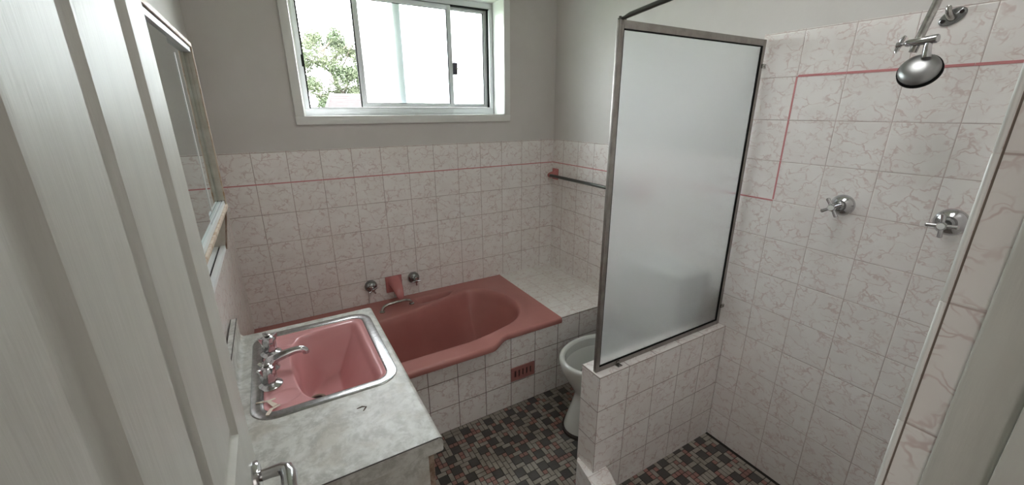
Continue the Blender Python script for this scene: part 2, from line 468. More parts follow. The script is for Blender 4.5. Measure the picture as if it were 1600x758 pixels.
# door lining
bm = nb()
box(bm, (DX1-0.006, -2.281, 0), (DX1+0.012, -2.2375, 2.06), 0.003, 3)
box(bm, (DX1-0.017, -2.36, 0), (DX1+0.012, -2.281, 2.06), 0.002)
box(bm, (DX0-0.012, -2.281, 0), (DX0+0.002, -2.2385, 2.06), 0.002); box(bm, (DX0-0.012, -2.36, 0), (DX0+0.013, -2.281, 2.06), 0.002)
box(bm, (DX0, -2.36, 2.03), (DX1, -2.235, 2.06), 0.002)
lathe(bm, [(0.0, 0.0012), (0.0012, 0.0008), (0.0016, 0)], (DX1-0.006, -2.262, 1.155), axis=(-1, 0, 0), n=10)
S('trim_11', bm, M['door'], label='white door jamb at the right edge', cat='door jamb', smooth=True)

# ------------------------------------------------------------------ door
XD = -1.785; DE = -1.560; DH = -2.238; DT = 0.036
door = thing('door_1', 'white panelled door open on the left', 'door', (XD-DT/2, DH, 0), kind='structure')
bm = nb()
panels = []
for (a, b2) in ((-1.642, -1.878), (-1.988, -2.170)):
    for (c, d) in ((0.21, 0.80), (1.045, 1.90)): panels.append((b2, a, c, d))
ys = sorted({DH, DE, *[p[0] for p in panels], *[p[1] for p in panels]}); zs = sorted({0.006, 2.03, *[p[2] for p in panels], *[p[3] for p in panels]})
for side, sg in ((XD, 1), (XD-DT, -1)):
    for a, b2 in zip(ys, ys[1:]):
        for c, d in zip(zs, zs[1:]):
            if (a, b2, c, d) in panels:
                loops = []
                for off, dep in ((0, 0), (0.004, 0.001), (0.010, 0.008), (0.015, 0.010), (0.034, 0.010), (0.040, 0.008), (0.046, 0.003), (0.052, 0.002)):
                    x = side - sg*dep
                    loops.append([bm.verts.new((x, a+off, c+off)), bm.verts.new((x, b2-off, c+off)), bm.verts.new((x, b2-off, d-off)), bm.verts.new((x, a+off, d-off))])
                bridge(bm, loops); bm.faces.new(loops[-1])
            else:
                bm.faces.new([bm.verts.new(p) for p in ((side, a, c), (side, b2, c), (side, b2, d), (side, a, d))])
for a in (DH, DE): bm.faces.new([bm.verts.new(p) for p in ((XD, a, 0.006), (XD, a, 2.03), (XD-DT, a, 2.03), (XD-DT, a, 0.006))])
for c in (0.006, 2.03): bm.faces.new([bm.verts.new(p) for p in ((XD, DH, c), (XD, DE, c), (XD-DT, DE, c), (XD-DT, DH, c))])
finish('door_leaf', bm, M['door'], door, ang=30)
hy, hz = -1.622, 0.935
bm = nb(); lathe(bm, [(0, 0), (0.027, 0.0), (0.027, 0.006), (0.0255, 0.0095), (0.022, 0.0105), (0, 0.0105)], (XD, hy, hz), axis=(1, 0, 0), n=40)
h = finish('door_handle', bm, M['chrome'], door, ang=40); h['label'] = 'chrome round rose with lever handle'
bm = nb()
pts = [(XD+0.009, hy, hz), (XD+0.026, hy, hz), (XD+0.040, hy-0.001, hz), (XD+0.049, hy-0.008, hz), (XD+0.052, hy-0.022, hz-0.001), (XD+0.052, hy-0.05, hz-0.003), (XD+0.051, hy-0.085, hz-0.005), (XD+0.049, hy-0.112, hz-0.006)]
tube(bm, pts, [0.0095, 0.0095, 0.0105, 0.0125, 0.0130, 0.0125, 0.0115, 0.008], n=18)
finish('lever', bm, M['chrome'], h, ang=50)
bm = nb()
for zz in (0.25, 1.02, 1.80): tube(bm, [(XD-0.004, DH-0.004, zz-0.045), (XD-0.004, DH-0.004, zz+0.045)], 0.006, 12)
finish('hinge', bm, M['chrome_dull'], door)

# ------------------------------------------------------------------ window
WY = 0.12
win = thing('window_1', 'white aluminium sliding window with frosted panes', 'window', ((WX0+WX1)/2, 0.0, WZ0), kind='structure')
bm = nb()   # timber lining of the reveal
box(bm, (WX0-0.012, -0.001, WZ0-0.012), (WX1+0.012, 0.198, WZ0)); box(bm, (WX0-0.012, -0.001, WZ1), (WX1+0.012, 0.198, WZ1+0.012))
box(bm, (WX0-0.012, -0.001, WZ0), (WX0, 0.198, WZ1)); box(bm, (WX1, -0.001, WZ0), (WX1+0.012, 0.198, WZ1))
box(bm, (WX0, WY-0.004, WZ0), (WX0+0.017, WY+0.07, WZ1)); box(bm, (WX0, WY-0.05, WZ0), (WX0+0.006, WY-0.004, WZ1))
finish('reveal', bm, M['white'], win, smooth=False)
bm = nb()   # architrave
AW = 0.041; AT = -0.018
box(bm, (WX0-AW, AT, WZ0-AW), (WX1+AW, 0, WZ0), 0.003); box(bm, (WX0-AW, AT, WZ1), (WX1+AW, 0, WZ1+AW), 0.003)
box(bm, (WX0-AW, AT, WZ0), (WX0, 0, WZ1), 0.003); box(bm, (WX1, AT, WZ0), (WX1+AW, 0, WZ1), 0.003)
finish('architrave', bm, M['white'], win, ang=40)
FX0, FX1, FZ0, FZ1 = WX0+0.017, WX1-0.004, WZ0, WZ1-0.004
bm = nb()   # outer frame with its two tracks
box(bm, (FX0, WY, FZ0), (FX1, WY+0.07, FZ0+0.035), 0.002); box(bm, (FX0, WY, FZ1-0.030), (FX1, WY+0.07, FZ1), 0.002)
box(bm, (FX0, WY, FZ0+0.035), (FX0+0.022, WY+0.07, FZ1-0.030), 0.002); box(bm, (FX1-0.022, WY, FZ0+0.035), (FX1, WY+0.07, FZ1-0.030), 0.002)
for yy in (WY+0.004, WY+0.032): box(bm, (FX0+0.022, yy, FZ0+0.035), (FX1-0.022, yy+0.003, FZ0+0.042))
fr = finish('window_frame', bm, M['alu'], win, ang=40)
bm = nb(); box(bm, (FX0+0.022, WY+0.002, FZ0+0.037), (FX0+0.029, WY+0.06, FZ1-0.031)); box(bm, (FX0+0.029, WY+0.010, FZ0+0.0352), (-1.20, WY+0.030, FZ0+0.0395)); box(bm, (-0.656, WY+0.006, FZ0+0.0352), (FX1-0.0225, WY+0.030, FZ0+0.0395)); box(bm, (-0.656, WY+0.004, FZ1-0.036), (FX1-0.0225, WY+0.030, FZ1-0.0302)); box(bm, (FX1-0.0265, WY+0.012, FZ0+0.04), (FX1-0.0222, WY+0.031, FZ1-0.036)); finish('weather_seal', bm, M['black'], win, smooth=False)
bm = nb(); box(bm, (FX0+0.016, WY-0.006, 1.745), (FX0+0.023, WY+0.002, 1.80), 0.002); finish('catch', bm, M['black'], win)
def sash(x0, x1, yf, wl, wr, wb, wt, name):
    z0, z1 = FZ0+0.043, FZ1-0.034
    bm = nb(); dy = 0.022
    box(bm, (x0, yf, z0), (x0+wl, yf+dy, z1), 0.0015); box(bm, (x1-wr, yf, z0), (x1, yf+dy, z1), 0.0015)
    box(bm, (x0+wl, yf, z0), (x1-wr, yf+dy, z0+wb), 0.0015); box(bm, (x0+wl, yf, z1-wt), (x1-wr, yf+dy, z1), 0.0015)
    s = finish(name, bm, M['alu'], win, ang=40)
    bm = nb(); box(bm, (x0+wl-0.003, yf+0.008, z0+wb-0.003), (x1-wr+0.003, yf+0.013, z1-wt+0.003)); finish('frosted_pane', bm, M['winfrost'], s, smooth=False)
    bm = nb(); e = 0.0028
    a0, a1, b0, b1 = x0+wl, x1-wr, z0+wb, z1-wt
    box(bm, (a0, yf+0.004, b0), (a0+e, yf+0.0078, b1)); box(bm, (a1-e, yf+0.004, b0), (a1, yf+0.0078, b1))
    box(bm, (a0+e, yf+0.004, b0), (a1-e, yf+0.0078, b0+e)); box(bm, (a0+e, yf+0.004, b1-e), (a1-e, yf+0.0078, b1))
    finish('glazing_bead', bm, M['black'], s, smooth=False)
    return s
sl = sash(-1.194, -0.657, WY+0.002, 0.023, 0.025, 0.020, 0.022, 'sliding_sash')
fx = sash(-0.985, FX1-0.024, WY+0.032, 0.042, 0.022, 0.018, 0.016, 'fixed_sash')
bm = nb()   # black pile seal down the sliding sash edge
box(bm, (-1.199, WY+0.004, FZ0+0.043), (-1.1945, WY+0.022, FZ1-0.034)); finish('pile_seal', bm, M['black'], sl, smooth=False)
bm = nb(); box(bm, (-0.6565, WY-0.004, 1.736), (-0.630, WY+0.020, 1.803), 0.003); lk = finish('sash_lock', bm, M['key'], win)
bm = nb(); tube(bm, [(-0.643, WY-0.006, 1.769), (-0.602, WY-0.012, 1.769)], 0.0028, 8)
pts = []
for i in range(17):
    a = 2*PI*i/16; pts.append((-0.590+0.010*math.cos(a), WY-0.012, 1.769+0.009*math.sin(a)))
tube(bm, pts, 0.0026, 6, cap=False); finish('key', bm, M['chrome_dull'], lk)

# ------------------------------------------------------------------ bathtub
ZT = 0.452
bath = thing('bathtub', 'dusty pink inset bathtub against the back wall', 'bathtub', (-1.15, -0.38, 0.02))
OPEN = catmull([(-1.76, -0.245), (-1.45, -0.262), (-1.284, -0.258), (-1.136, -0.238), (-1.051, -0.212), (-0.95, -0.190), (-0.86, -0.165), (-0.79, -0.142), (-0.728, -0.133), (-0.640, -0.178),
                (-0.575, -0.285), (-0.556, -0.400), (-0.572, -0.500), (-0.622, -0.580), (-0.700, -0.632), (-0.800, -0.660), (-0.900, -0.682), (-1.0, -0.694), (-1.3, -0.694), (-1.76, -0.680), (-1.84, -0.58), (-1.85, -0.45), (-1.835, -0.32)], 6)
SOAP = catmull([(-1.045, -0.078), (-0.93, -0.078), (-0.822, -0.082), (-0.838, -0.112), (-0.872, -0.142), (-0.95, -0.158), (-1.035, -0.164), (-1.056, -0.130)], 6)
def yfront(x):
    t = smooth01((-(x) - 0.775) / 0.125); return -0.727 - 0.062 * t
xs = np.concatenate([np.arange(XL+0.002, -0.4345, 0.0045), [-0.4345]])
vs_ = np.linspace(0, 1, 176)
XX = np.repeat(xs[:, None], len(vs_), 1)
YY = -0.008 + (yfront(xs)[:, None] + 0.008 + 0.014) * vs_[None, :]
d = -sdf_poly(XX, YY, OPEN)
wid = 0.085 + 0.19 * smooth01((XX + 0.95) / 0.35)          # gently sloped back at the right end
H = 0.345
q = np.clip(d / wid, 0, 1)
prof = np.where(q < 0.5, 1 - (1 - q) ** 1.5, 1 - (1 - q) ** 2.2) * 0 + (1 - (1 - q) ** 1.7)
fil = smooth01(d / 0.03)
ZZ = ZT - H * prof * (0.35 + 0.65 * fil)
ds = -sdf_poly(XX, YY, SOAP)
ZZ = np.minimum(ZZ, ZT - 0.045 * smooth01((ds + 0.003) / 0.022))
ridge = 0.006 * np.exp(-((d + 0.012) / 0.02) ** 2)          # soft raised roll round the opening
ZZ = ZZ + np.where(d < 0.0, ridge * 0.4, 0)
bm = nb()
grid = []
for i, x in enumerate(xs):
    row = [bm.verts.new((x, YY[i, j], ZZ[i, j])) for j in range(len(vs_))]
    yf = float(yfront(np.array([x]))[0])
    for k in range(1, 6):
        a = PI/2 * k/5; row.append(bm.verts.new((x, yf + 0.014 - 0.014*math.sin(a), ZT - 0.014*(1-math.cos(a)))))
    row.append(bm.verts.new((x, yf + 0.001, ZT-0.030))); row.append(bm.verts.new((x, yf+0.006, ZT-0.034))); row.append(bm.verts.new((x, max(yf+0.03, -0.7175), ZT-0.030)))
    grid.append(row)
bridge(bm, grid, closed=False)
finish('tub_shell', bm, M['tub'], bath, ang=120)
bm = nb()
gp = [(-1.268, -0.160, 0.450), (-1.266, -0.158, 0.466), (-1.255, -0.154, 0.480), (-1.230, -0.151, 0.487), (-1.18, -0.147, 0.489), (-1.130, -0.144, 0.487), (-1.106, -0.142, 0.480), (-1.095, -0.140, 0.466), (-1.093, -0.139, 0.450)]
tube(bm, gp, 0.0085, 14)
for p in (gp[0], gp[-1]): lathe(bm, [(0.0, 0.0), (0.015, 0), (0.015, 0.006), (0.010, 0.010), (0, 0.010)], (p[0], p[1], 0.4515), n=20)
o = finish('grab_handle', bm, M['chrome_dull'], bath, ang=50); o['label'] = 'chrome grab handle on the rim'
bm = nb(); lathe(bm, [(0, 0.0), (0.03, 0.0), (0.028, 0.004), (0.012, 0.003), (0, 0.002)], (-1.55, -0.47, ZT-H+0.001), n=24); finish('drain', bm, M['chrome_dull'], bath)

# bath taps: domed flanges with small cross handles
def cross_handle(bm, c, axis, R, r, ang0, n=4, tip=1.0):
    d_, u, v = ortho(axis); c = Vector(c)
    lathe(bm, [(0, -0.006), (r*1.9, -0.006), (r*2.1, 0.0), (r*1.9, 0.006), (0, 0.008)], c, axis=axis, n=18)
    for k in range(n):
        a = ang0 + 2*PI*k/n; w = u*math.cos(a) + v*math.sin(a)
        tube(bm, [c + w*r*1.2, c + w*R*0.6, c + w*R*0.93, c + w*R], [r*0.85, r, r*1.15*tip, r*0.7], 12)
def bath_tap(x, z, ang, label):
    t = thing('bath_tap', label, 'tap', (x, 0, z), 'wall taps over the bath')
    bm = nb(); lathe(bm, [(0.034, 0.0), (0.0355, 0.006), (0.035, 0.014), (0.031, 0.025), (0.023, 0.034), (0.013, 0.038), (0.0, 0.039)], (x, -0.006, z), axis=(0, -1, 0), n=36); finish('flange', bm, M['darkchrome'], t)
    bm = nb(); lathe(bm, [(0.0115, 0.036), (0.012, 0.048), (0.009, 0.050), (0.009, 0.066)], (x, -0.006, z-0.004), axis=(0, -1, 0), n=20); finish('spindle', bm, M['chrome_dull'], t)
    bm = nb(); cross_handle(bm, (x, -0.070, z-0.005), (0, -1, 0), 0.027, 0.0046, ang); finish('handle', bm, M['chrome'], t)
bath_tap(-1.288, 0.562, 0.5, 'chrome bath tap on the wall left of the pink spout')
bath_tap(-1.035, 0.562, 0.05, 'chrome bath tap on the wall right of the pink spout')
sp = thing('bath_spout', 'pink ceramic bath spout on the wall between two taps', 'spout', (-1.155, 0, 0.546))
bm = nb(); box(bm, (-1.203, -0.016, 0.496), (-1.106, -0.006, 0.597), 0.004); finish('back_plate', bm, M['ceramic_pink'], sp)
bm = nb()
rings = []
for t_ in np.linspace(0, 1, 14):
    y = -0.014 - 0.105*t_; zc = 0.560 - 0.020*t_ - 0.040*t_**3; w = 0.019*(1-t_)**0.7 + 0.019; hh = 0.024*(1-t_)**0.8 + 0.013
    if t_ > 0.93: w *= 0.8; hh *= 0.75
    rings.append([bm.verts.new((-1.150 + 0.002*t_ + w*math.copysign(abs(math.cos(a))**0.75, math.cos(a)), y, zc + hh*math.copysign(abs(math.sin(a))**0.8, math.sin(a)))) for a in [2*PI*k/28 for k in range(28)]])
bridge(bm, rings); bm.faces.new(rings[0]); bm.faces.new(rings[-1][::-1]); finish('spout', bm, M['ceramic_pink'], sp, ang=60)

# vent in the bath front
vent = thing('vent_grille', 'pink slotted vent tile in the bath front', 'vent', (-0.683, -0.717, 0.195))
bm = nb()
vx0, vx1, vz0, vz1, yv = -0.756, -0.611, 0.156, 0.236, -0.724
slots = [vx0+0.020+0.024*k for k in range(5)]
box(bm, (vx0, yv, vz0), (vx1, -0.717, vz0+0.020)); box(bm, (vx0, yv, vz1-0.020), (vx1, -0.717, vz1))
edges = [vx0] + [e for s in slots for e in (s, s+0.009)] + [vx1]
for a, b2 in zip(edges[::2], edges[1::2]): box(bm, (a, yv, vz0+0.020), (b2, -0.717, vz1-0.020))
finish('grille_plate', bm, simple('pink_vent_ceramic', (0.36, 0.15, 0.135), 0.3), vent, smooth=False)
bm = nb(); box(bm, (vx0+0.015, -0.7185, vz0+0.019), (vx1-0.010, -0.7172, vz1-0.019)); finish('slot_backing', bm, M['darkgap'], vent, smooth=False)

# ------------------------------------------------------------------ toilet
toi = thing('toilet', 'white toilet pan without a seat behind the low tiled wall', 'toilet', (-0.40, -1.01, 0))
CY = -1.035
def egg(cx, a_f, a_b, b, z, n=48, p=2.0):
    out = []
    for i in range(n):
        t = 2*PI*i/n; c, s = math.cos(t), math.sin(t)
        rx = a_b if c > 0 else a_f
        out.append((cx + rx*math.copysign(abs(c)**(2/p), c), CY + b*math.copysign(abs(s)**(2/p), s), z))
    return out
bm = nb()
prof = [  # cx, front, back, half width, z
    (-0.422, 0.196, 0.26, 0.122, 0.018), (-0.422, 0.194, 0.26, 0.120, 0.030), (-0.422, 0.180, 0.25, 0.108, 0.075), (-0.422, 0.160, 0.24, 0.096, 0.130), (-0.422, 0.146, 0.23, 0.088, 0.175), (-0.422, 0.142, 0.22, 0.087, 0.200),
    (-0.422, 0.150, 0.22, 0.098, 0.228), (-0.422, 0.176, 0.22, 0.125, 0.270), (-0.422, 0.202, 0.22, 0.148, 0.315), (-0.422, 0.219, 0.22, 0.163, 0.355), (-0.422, 0.226, 0.22, 0.170, 0.385), (-0.422, 0.226, 0.22, 0.171, 0.396), (-0.422, 0.221, 0.216, 0.166, 0.403),
    (-0.422, 0.212, 0.19, 0.157, 0.405), (-0.422, 0.203, 0.17, 0.148, 0.402), (-0.422, 0.198, 0.165, 0.143, 0.395)]
rings = [[bm.verts.new(p) for p in egg(*q)] for q in prof]
bridge(bm, rings); bm.faces.new(rings[0])
finish('pan', bm, M['china'], toi, ang=60)
bm = nb()
prof = [(-0.422, 0.198, 0.165, 0.143, 0.395), (-0.422, 0.199, 0.166, 0.144, 0.368), (-0.422, 0.196, 0.164, 0.141, 0.352), (-0.422, 0.190, 0.16, 0.135, 0.349), (-0.41, 0.165, 0.14, 0.115, 0.30), (-0.39, 0.11, 0.11, 0.08, 0.255), (-0.38, 0.07, 0.08, 0.06, 0.235)]
rings = [[bm.verts.new(p) for p in egg(*q)] for q in prof]
bridge(bm, rings); bm.faces.new(rings[-1]); o = finish('bowl', bm, M['china_in'], toi, ang=50)
bm = nb(); r = [bm.verts.new(p) for p in egg(-0.40, 0.135, 0.125, 0.097, 0.279)]; r2 = [bm.verts.new(p) for p in egg(-0.40, 0.130, 0.12, 0.093, 0.275)]
bridge(bm, [r, r2]); bm.faces.new(r); bm.faces.new(r2[::-1]); finish('water', bm, M['water'], toi)
bm = nb(); rr_ = [[bm.verts.new(p) for p in egg(-0.422, f, 0.262, b2, z)] for f, b2, z in ((0.204, 0.130, 0.0), (0.204, 0.130, 0.014), (0.196, 0.122, 0.020))]
bridge(bm, rr_); bm.faces.new(rr_[0]); bm.faces.new(rr_[-1][::-1]); finish('foot_band', bm, M['dark_foot'], toi)  # thin dark slab at the foot of the pan
bm = nb(); box(bm, (-0.195, CY-0.21, 0.43), (-0.012, CY+0.21, 0.80), 0.02, 4); cis = finish('cistern', bm, M['china'], toi)
bm = nb(); box(bm, (-0.205, CY-0.22, 0.80), (-0.010, CY+0.22, 0.83), 0.01, 3); lid = finish('cistern_lid', bm, M['china'], toi)
bm = nb(); tube(bm, bez([(-0.10, CY, 0.43), (-0.10, CY, 0.36), (-0.13, CY, 0.33), (-0.19, CY, 0.33)]), 0.024, 16); finish('flush_pipe', bm, M['china'], toi)

# ------------------------------------------------------------------ vanity: cabinet, worktop, basin
VZ = 0.77
vx0, vx1, vy0, vy1 = XL+0.008, -1.415, -1.525, -0.722
cab = thing('vanity_cabinet', 'marbled laminate vanity cabinet below the grey worktop', 'cabinet', (-1.66, -1.17, 0))
bm = nb()
cx1 = -1.452
box(bm, (vx0, vy0-0.0012, 0.0), (cx1-0.003, vy0+0.018, 0.7270)); 
e = finish('end_panel', bm, M['lam'], cab, smooth=False)
bm = nb()
box(bm, (vx0, -0.852, 0.0), (cx1-0.018, -0.836, 0.56)); box(bm, (vx0, vy0+0.018, 0.09), (cx1-0.018, -0.852, 0.106)); box(bm, (vx0, vy0+0.018, 0.106), (vx0+0.006, -0.852, 0.56)); box(bm, (cx1-0.08, vy0+0.018, 0.0), (cx1-0.066, -0.852, 0.09))
finish('carcass', bm, M['lam'], cab, smooth=False)
bm = nb()
box(bm, (cx1-0.018, vy0+0.018, 0.106), (cx1-0.002, vy0+0.05, 0.727)); box(bm, (cx1-0.018, -0.868, 0.106), (cx1-0.002, -0.836, 0.727)); box(bm, (cx1-0.018, vy0+0.05, 0.690), (cx1-0.002, -0.868, 0.727))
finish('face_frame', bm, M['brown'], cab, smooth=False)
for a in (vy0+0.006, -1.178):
    bm = nb(); box(bm, (cx1-0.0015, a, 0.11), (cx1+0.0135, a+0.336, 0.716), 0.0015, mat=0)
    dr = finish('cabinet_door', bm, M['brown'], cab)
    bm = nb(); yk = a + (0.30 if a < -1.3 else 0.036); lathe(bm, [(0.006, 0), (0.006, 0.012), (0.014, 0.018), (0.014, 0.024), (0, 0.027)], (cx1+0.0135, yk, 0.62), axis=(1, 0, 0), n=20); finish('knob', bm, M['chrome_dull'], dr)

wt = thing('worktop', 'grey marbled laminate worktop around the pink basin', 'worktop', (-1.66, -1.12, 0.727))
bx0, bx1, by0, by1 = -1.829, -1.437, -1.250, -0.752        # basin trim outer
# postformed slab: profile in x,z (rolled front edge, coved upstand at the wall) swept along y, with the basin hole in its flat top
hole = rrect(bx0+0.012, by0+0.012, bx1-0.012, by1-0.012, 0.055, 10)
fx_in, fx_out = -1.852, -1.427
bm = nb()
cx, cy = (bx0+bx1)/2, (by0+by1)/2
outer = []
for (hx, hy_) in hole:
    dx, dy = hx-cx, hy_-cy
    s = min(((fx_out-cx) if dx > 0 else (fx_in-cx))/dx if abs(dx) > 1e-9 else 1e9, ((vy1-cy) if dy > 0 else (vy0-cy))/dy if abs(dy) > 1e-9 else 1e9)
    outer.append((cx+dx*s, cy+dy*s))
# put true corners in
for corner in ((fx_in, vy0), (fx_in, vy1), (fx_out, vy0), (fx_out, vy1)):
    k = min(range(len(outer)), key=lambda i: (outer[i][0]-corner[0])**2+(outer[i][1]-corner[1])**2); outer[k] = corner
for z in (VZ, VZ-0.02):
    a = [bm.verts.new((p[0], p[1], z)) for p in outer]; b2 = [bm.verts.new((p[0], p[1], z)) for p in hole]; bridge(bm, [a, b2])
    if z == VZ: ta = b2
    else: bridge(bm, [ta, b2])
front = [(fx_out, VZ)] + [(fx_out+0.012*math.sin(a), VZ-0.012+0.012*math.cos(a)) for a in [PI/2*k/6 for k in range(1, 7)]] + [(vx1, VZ-0.040), (vx1-0.004, VZ-0.043), (vx1-0.020, VZ-0.043), (vx1-0.020, VZ-0.02), (fx_out, VZ-0.02)]
prism(bm, front, 'y', vy0, vy1)
ux = -1.866
cove = [(fx_in, VZ)] + [(ux+0.014-0.014*math.sin(a), VZ+0.014-0.014*math.cos(a)) for a in [PI/2*k/6 for k in range(1, 7)]] + [(ux, VZ+0.070), (ux-0.002, VZ+0.073), (ux-0.016, VZ+0.073), (ux-0.018, VZ+0.070), (ux-0.018, VZ-0.02), (fx_in, VZ-0.02)]
prism(bm, cove, 'y', vy0, vy1)
finish('top_slab', bm, M['lam'], wt, ang=40)
bm = nb()   # end edging: the same laminate, dark glue lines above it
prism(bm, [(vx0+0.001, VZ-0.0430), (vx1-0.004, VZ-0.0430), (vx1-0.0008, VZ-0.0400)] + [(fx_out+0.0112*math.sin(q_), VZ-0.012+0.0112*math.cos(q_)) for q_ in [PI/2*k/8 for k in range(8, -1, -1)]] + [(vx0+0.001, VZ-0.0008)], 'y', vy0-0.0012, vy0-0.0001)
finish('end_edging', bm, M['lam'], wt, smooth=False)
bm = nb()
box(bm, (vx0+0.001, vy0-0.0014, VZ-0.0020), (fx_out, vy0+0.0006, VZ+0.0003)); 
for k in range(6):
    a0, a1 = PI/2*k/6, PI/2*(k+1)/6
    prism(bm, [(fx_out+r*math.sin(a), VZ-0.012+r*math.cos(a)) for r, a in ((0.0108, a0), (0.0123, a0), (0.0123, a1), (0.0108, a1))], 'y', vy0-0.0014, vy0+0.0004)
box(bm, (ux-0.0018, vy0, VZ+0.0715), (ux+0.0003, vy1, VZ+0.0735)); box(bm, (ux-0.0185, vy0, VZ+0.0715), (ux-0.0165, vy1, VZ+0.0735))
o = finish('glue_line', bm, M['lamline'], wt, smooth=False); o['label'] = 'dark laminate edge line'
bm = nb()
tube(bm, [(-1.580, -1.318, VZ+0.0004), (-1.566, -1.316, VZ+0.0006), (-1.557, -1.322, VZ+0.0005)], [0.0016, 0.0028, 0.0014], 6, flat=((0, 0, 1), 0.3)); tube(bm, [(-1.556, -1.321, VZ+0.0004), (-1.566, -1.335, VZ+0.0005)], [0.0022, 0.0014], 6, flat=((0, 0, 1), 0.3))
o = finish('burn_mark', bm, simple('scorched_chip', (0.07, 0.035, 0.02), 0.7), wt); o['label'] = 'small brown chip in the worktop'

bas = thing('basin', 'pink inset basin with a stainless trim ring', 'basin', (cx, cy, VZ))
ix0, ix1, iy0, iy1 = bx0+0.032, bx1-0.032, by0+0.032, by1-0.032
INNER = rrect(ix0, iy0, ix1, iy1, 0.040, 10)
BOWL = catmull([(-1.640, -0.808), (-1.530, -0.800), (-1.497, -0.810), (-1.487, -0.848), (-1.487, -1.00), (-1.485, -1.170), (-1.494, -1.205), (-1.520, -1.217), (-1.600, -1.219), (-1.660, -1.213), (-1.694, -1.178), (-1.712, -1.110), (-1.722, -1.0), (-1.716, -0.895), (-1.695, -0.830)], 6)
gx = np.linspace(bx0+0.008, bx1-0.008, 128); gy = np.linspace(by0+0.008, by1-0.008, 160)
XX, YY = np.meshgrid(gx, gy, indexing='ij')
dB = -sdf_poly(XX, YY, BOWL); dI = -sdf_poly(XX, YY, INNER)
wid = 0.042 + 0.11*np.maximum(smooth01((XX+1.655)/0.14), smooth01((YY+0.97)/0.15))
q = np.clip(dB/wid, 0, 1); prof = (1-(1-q)**1.8)
Z = VZ - 0.001 - 0.135*prof*(0.3+0.7*smooth01(dB/0.02))
Z -= 0.030*smooth01(1-np.hypot(XX+1.668, YY+0.985)/0.20)*prof                          # floor falls towards the waste
Z -= 0.004*smooth01(dI/0.012)
# soap hollows on the tap ledge
for (sx, sy) in ((-1.745, -0.832), (-1.748, -1.152)):
    rr = ((XX-sx)/0.045)**2 + ((YY-sy)/0.034)**2; Z -= np.where(dB < 0.0, 0.006*np.clip(1-rr, 0, 1)**0.6, 0)
bm = nb()
V = [[bm.verts.new((XX[i, j], YY[i, j], Z[i, j])) if dI[i, j] > -0.011 else None for j in range(160)] for i in range(128)]
for i in range(127):
    for j in range(159):
        qd = (V[i][j], V[i+1][j], V[i+1][j+1], V[i][j+1])
        if None not in qd: bm.faces.new(qd)
for v in [v for v in bm.verts if not v.link_faces]: bm.verts.remove(v)
finish('bowl', bm, M['pink'], bas, ang=70)
bm = nb()
rings = []
for off, dz in ((0.0, 0.0002), (0.0008, 0.0016), (0.003, 0.0026), (0.016, 0.0028), (0.029, 0.0022), (0.0315, 0.0014), (0.0325, -0.001), (0.0325, -0.006)):
    rings.append([bm.verts.new((x, y, VZ+dz)) for x, y in rrect(bx0+off, by0+off, bx1-off, by1-off, 0.068-off, 12)])
bridge(bm, rings); o = finish('trim_ring', bm, M['steel'], bas, ang=60); o['label'] = 'stainless trim ring'
bm = nb(); dx_, dy_ = -1.666, -0.985
zi = float(Z[np.abs(gx-dx_).argmin(), np.abs(gy-dy_).argmin()])+0.0006
lathe(bm, [(0.028, 0.0), (0.028, 0.004), (0.024, 0.0055), (0.020, 0.004), (0.019, -0.003)], (dx_, dy_, zi), n=28); dr = finish('drain', bm, M['brown'], bas, ang=50)
bm = nb(); lathe(bm, [(0, 0.0), (0.0195, 0.0), (0.0195, 0.0015), (0, 0.0015)], (dx_, dy_, zi+0.001), n=24); finish('drain_hole', bm, M['darkgap'], bas)

def basin_tap(x, y, label, rot):
    z = VZ - 0.004
    t = thing('basin_tap', label, 'tap', (x, y, z), 'basin pillar taps')
    bm = nb(); lathe(bm, [(0, 0), (0.033, 0.0), (0.0335, 0.003), (0.031, 0.006), (0.021, 0.009), (0.017, 0.012), (0.016, 0.016)], (x, y, z), n=36); finish('base', bm, M['chrome'], t)
    bm = nb()   # tulip hand-wheel with four flared fins
    lathe(bm, [(0.0175, 0.010), (0.0198, 0.016), (0.0208, 0.034), (0.0208, 0.047), (0.0192, 0.057), (0.015, 0.063), (0.008, 0.067), (0, 0.068)], (x, y, z), n=48, lobes=8, amp=0.035)
    for k in range(4):
        a = rot + k*PI/2; u = Vector((math.cos(a), math.sin(a), 0)); w = Vector((-u.y, u.x, 0))
        c = Vector((x, y, z)); pr = []
        for (r, h_) in ((0.014, 0.036), (0.0208, 0.044), (0.0285, 0.064), (0.0280, 0.069), (0.0185, 0.064), (0.012, 0.062)): pr.append(c + u*r + Vector((0, 0, h_)))
        v0 = [bm.verts.new(p + w*0.0050) for p in pr]; v1 = [bm.verts.new(p - w*0.0050) for p in pr]
        bm.faces.new(v0); bm.faces.new(v1[::-1])
        for i in range(6): bm.faces.new((v0[i], v1[i], v1[(i+1) % 6], v0[(i+1) % 6]))
    finish('handle', bm, M['chrome'], t, ang=40)
    bm = nb(); lathe(bm, [(0.0, 0.0695), (0.010, 0.0695), (0.010, 0.0715), (0.007, 0.073), (0, 0.0735)], (x, y, z), n=20); finish('index_button', bm, M['chrome_dull'], t)
basin_tap(-1.776, -0.892, 'chrome basin tap nearer the back wall', 0.35)
basin_tap(-1.780, -1.079, 'chrome basin tap nearer the door handle', 0.75)
bs = thing('basin_spout', 'curved chrome spout reaching over the pink basin', 'spout', (-1.775, -0.988, VZ-0.004))
bm = nb(); lathe(bm, [(0, 0), (0.024, 0), (0.0245, 0.004), (0.021, 0.010), (0.0175, 0.022), (0.0165, 0.028)], (-1.775, -0.988, VZ-0.004), n=30); finish('base', bm, M['chrome'], bs)
bm = nb()
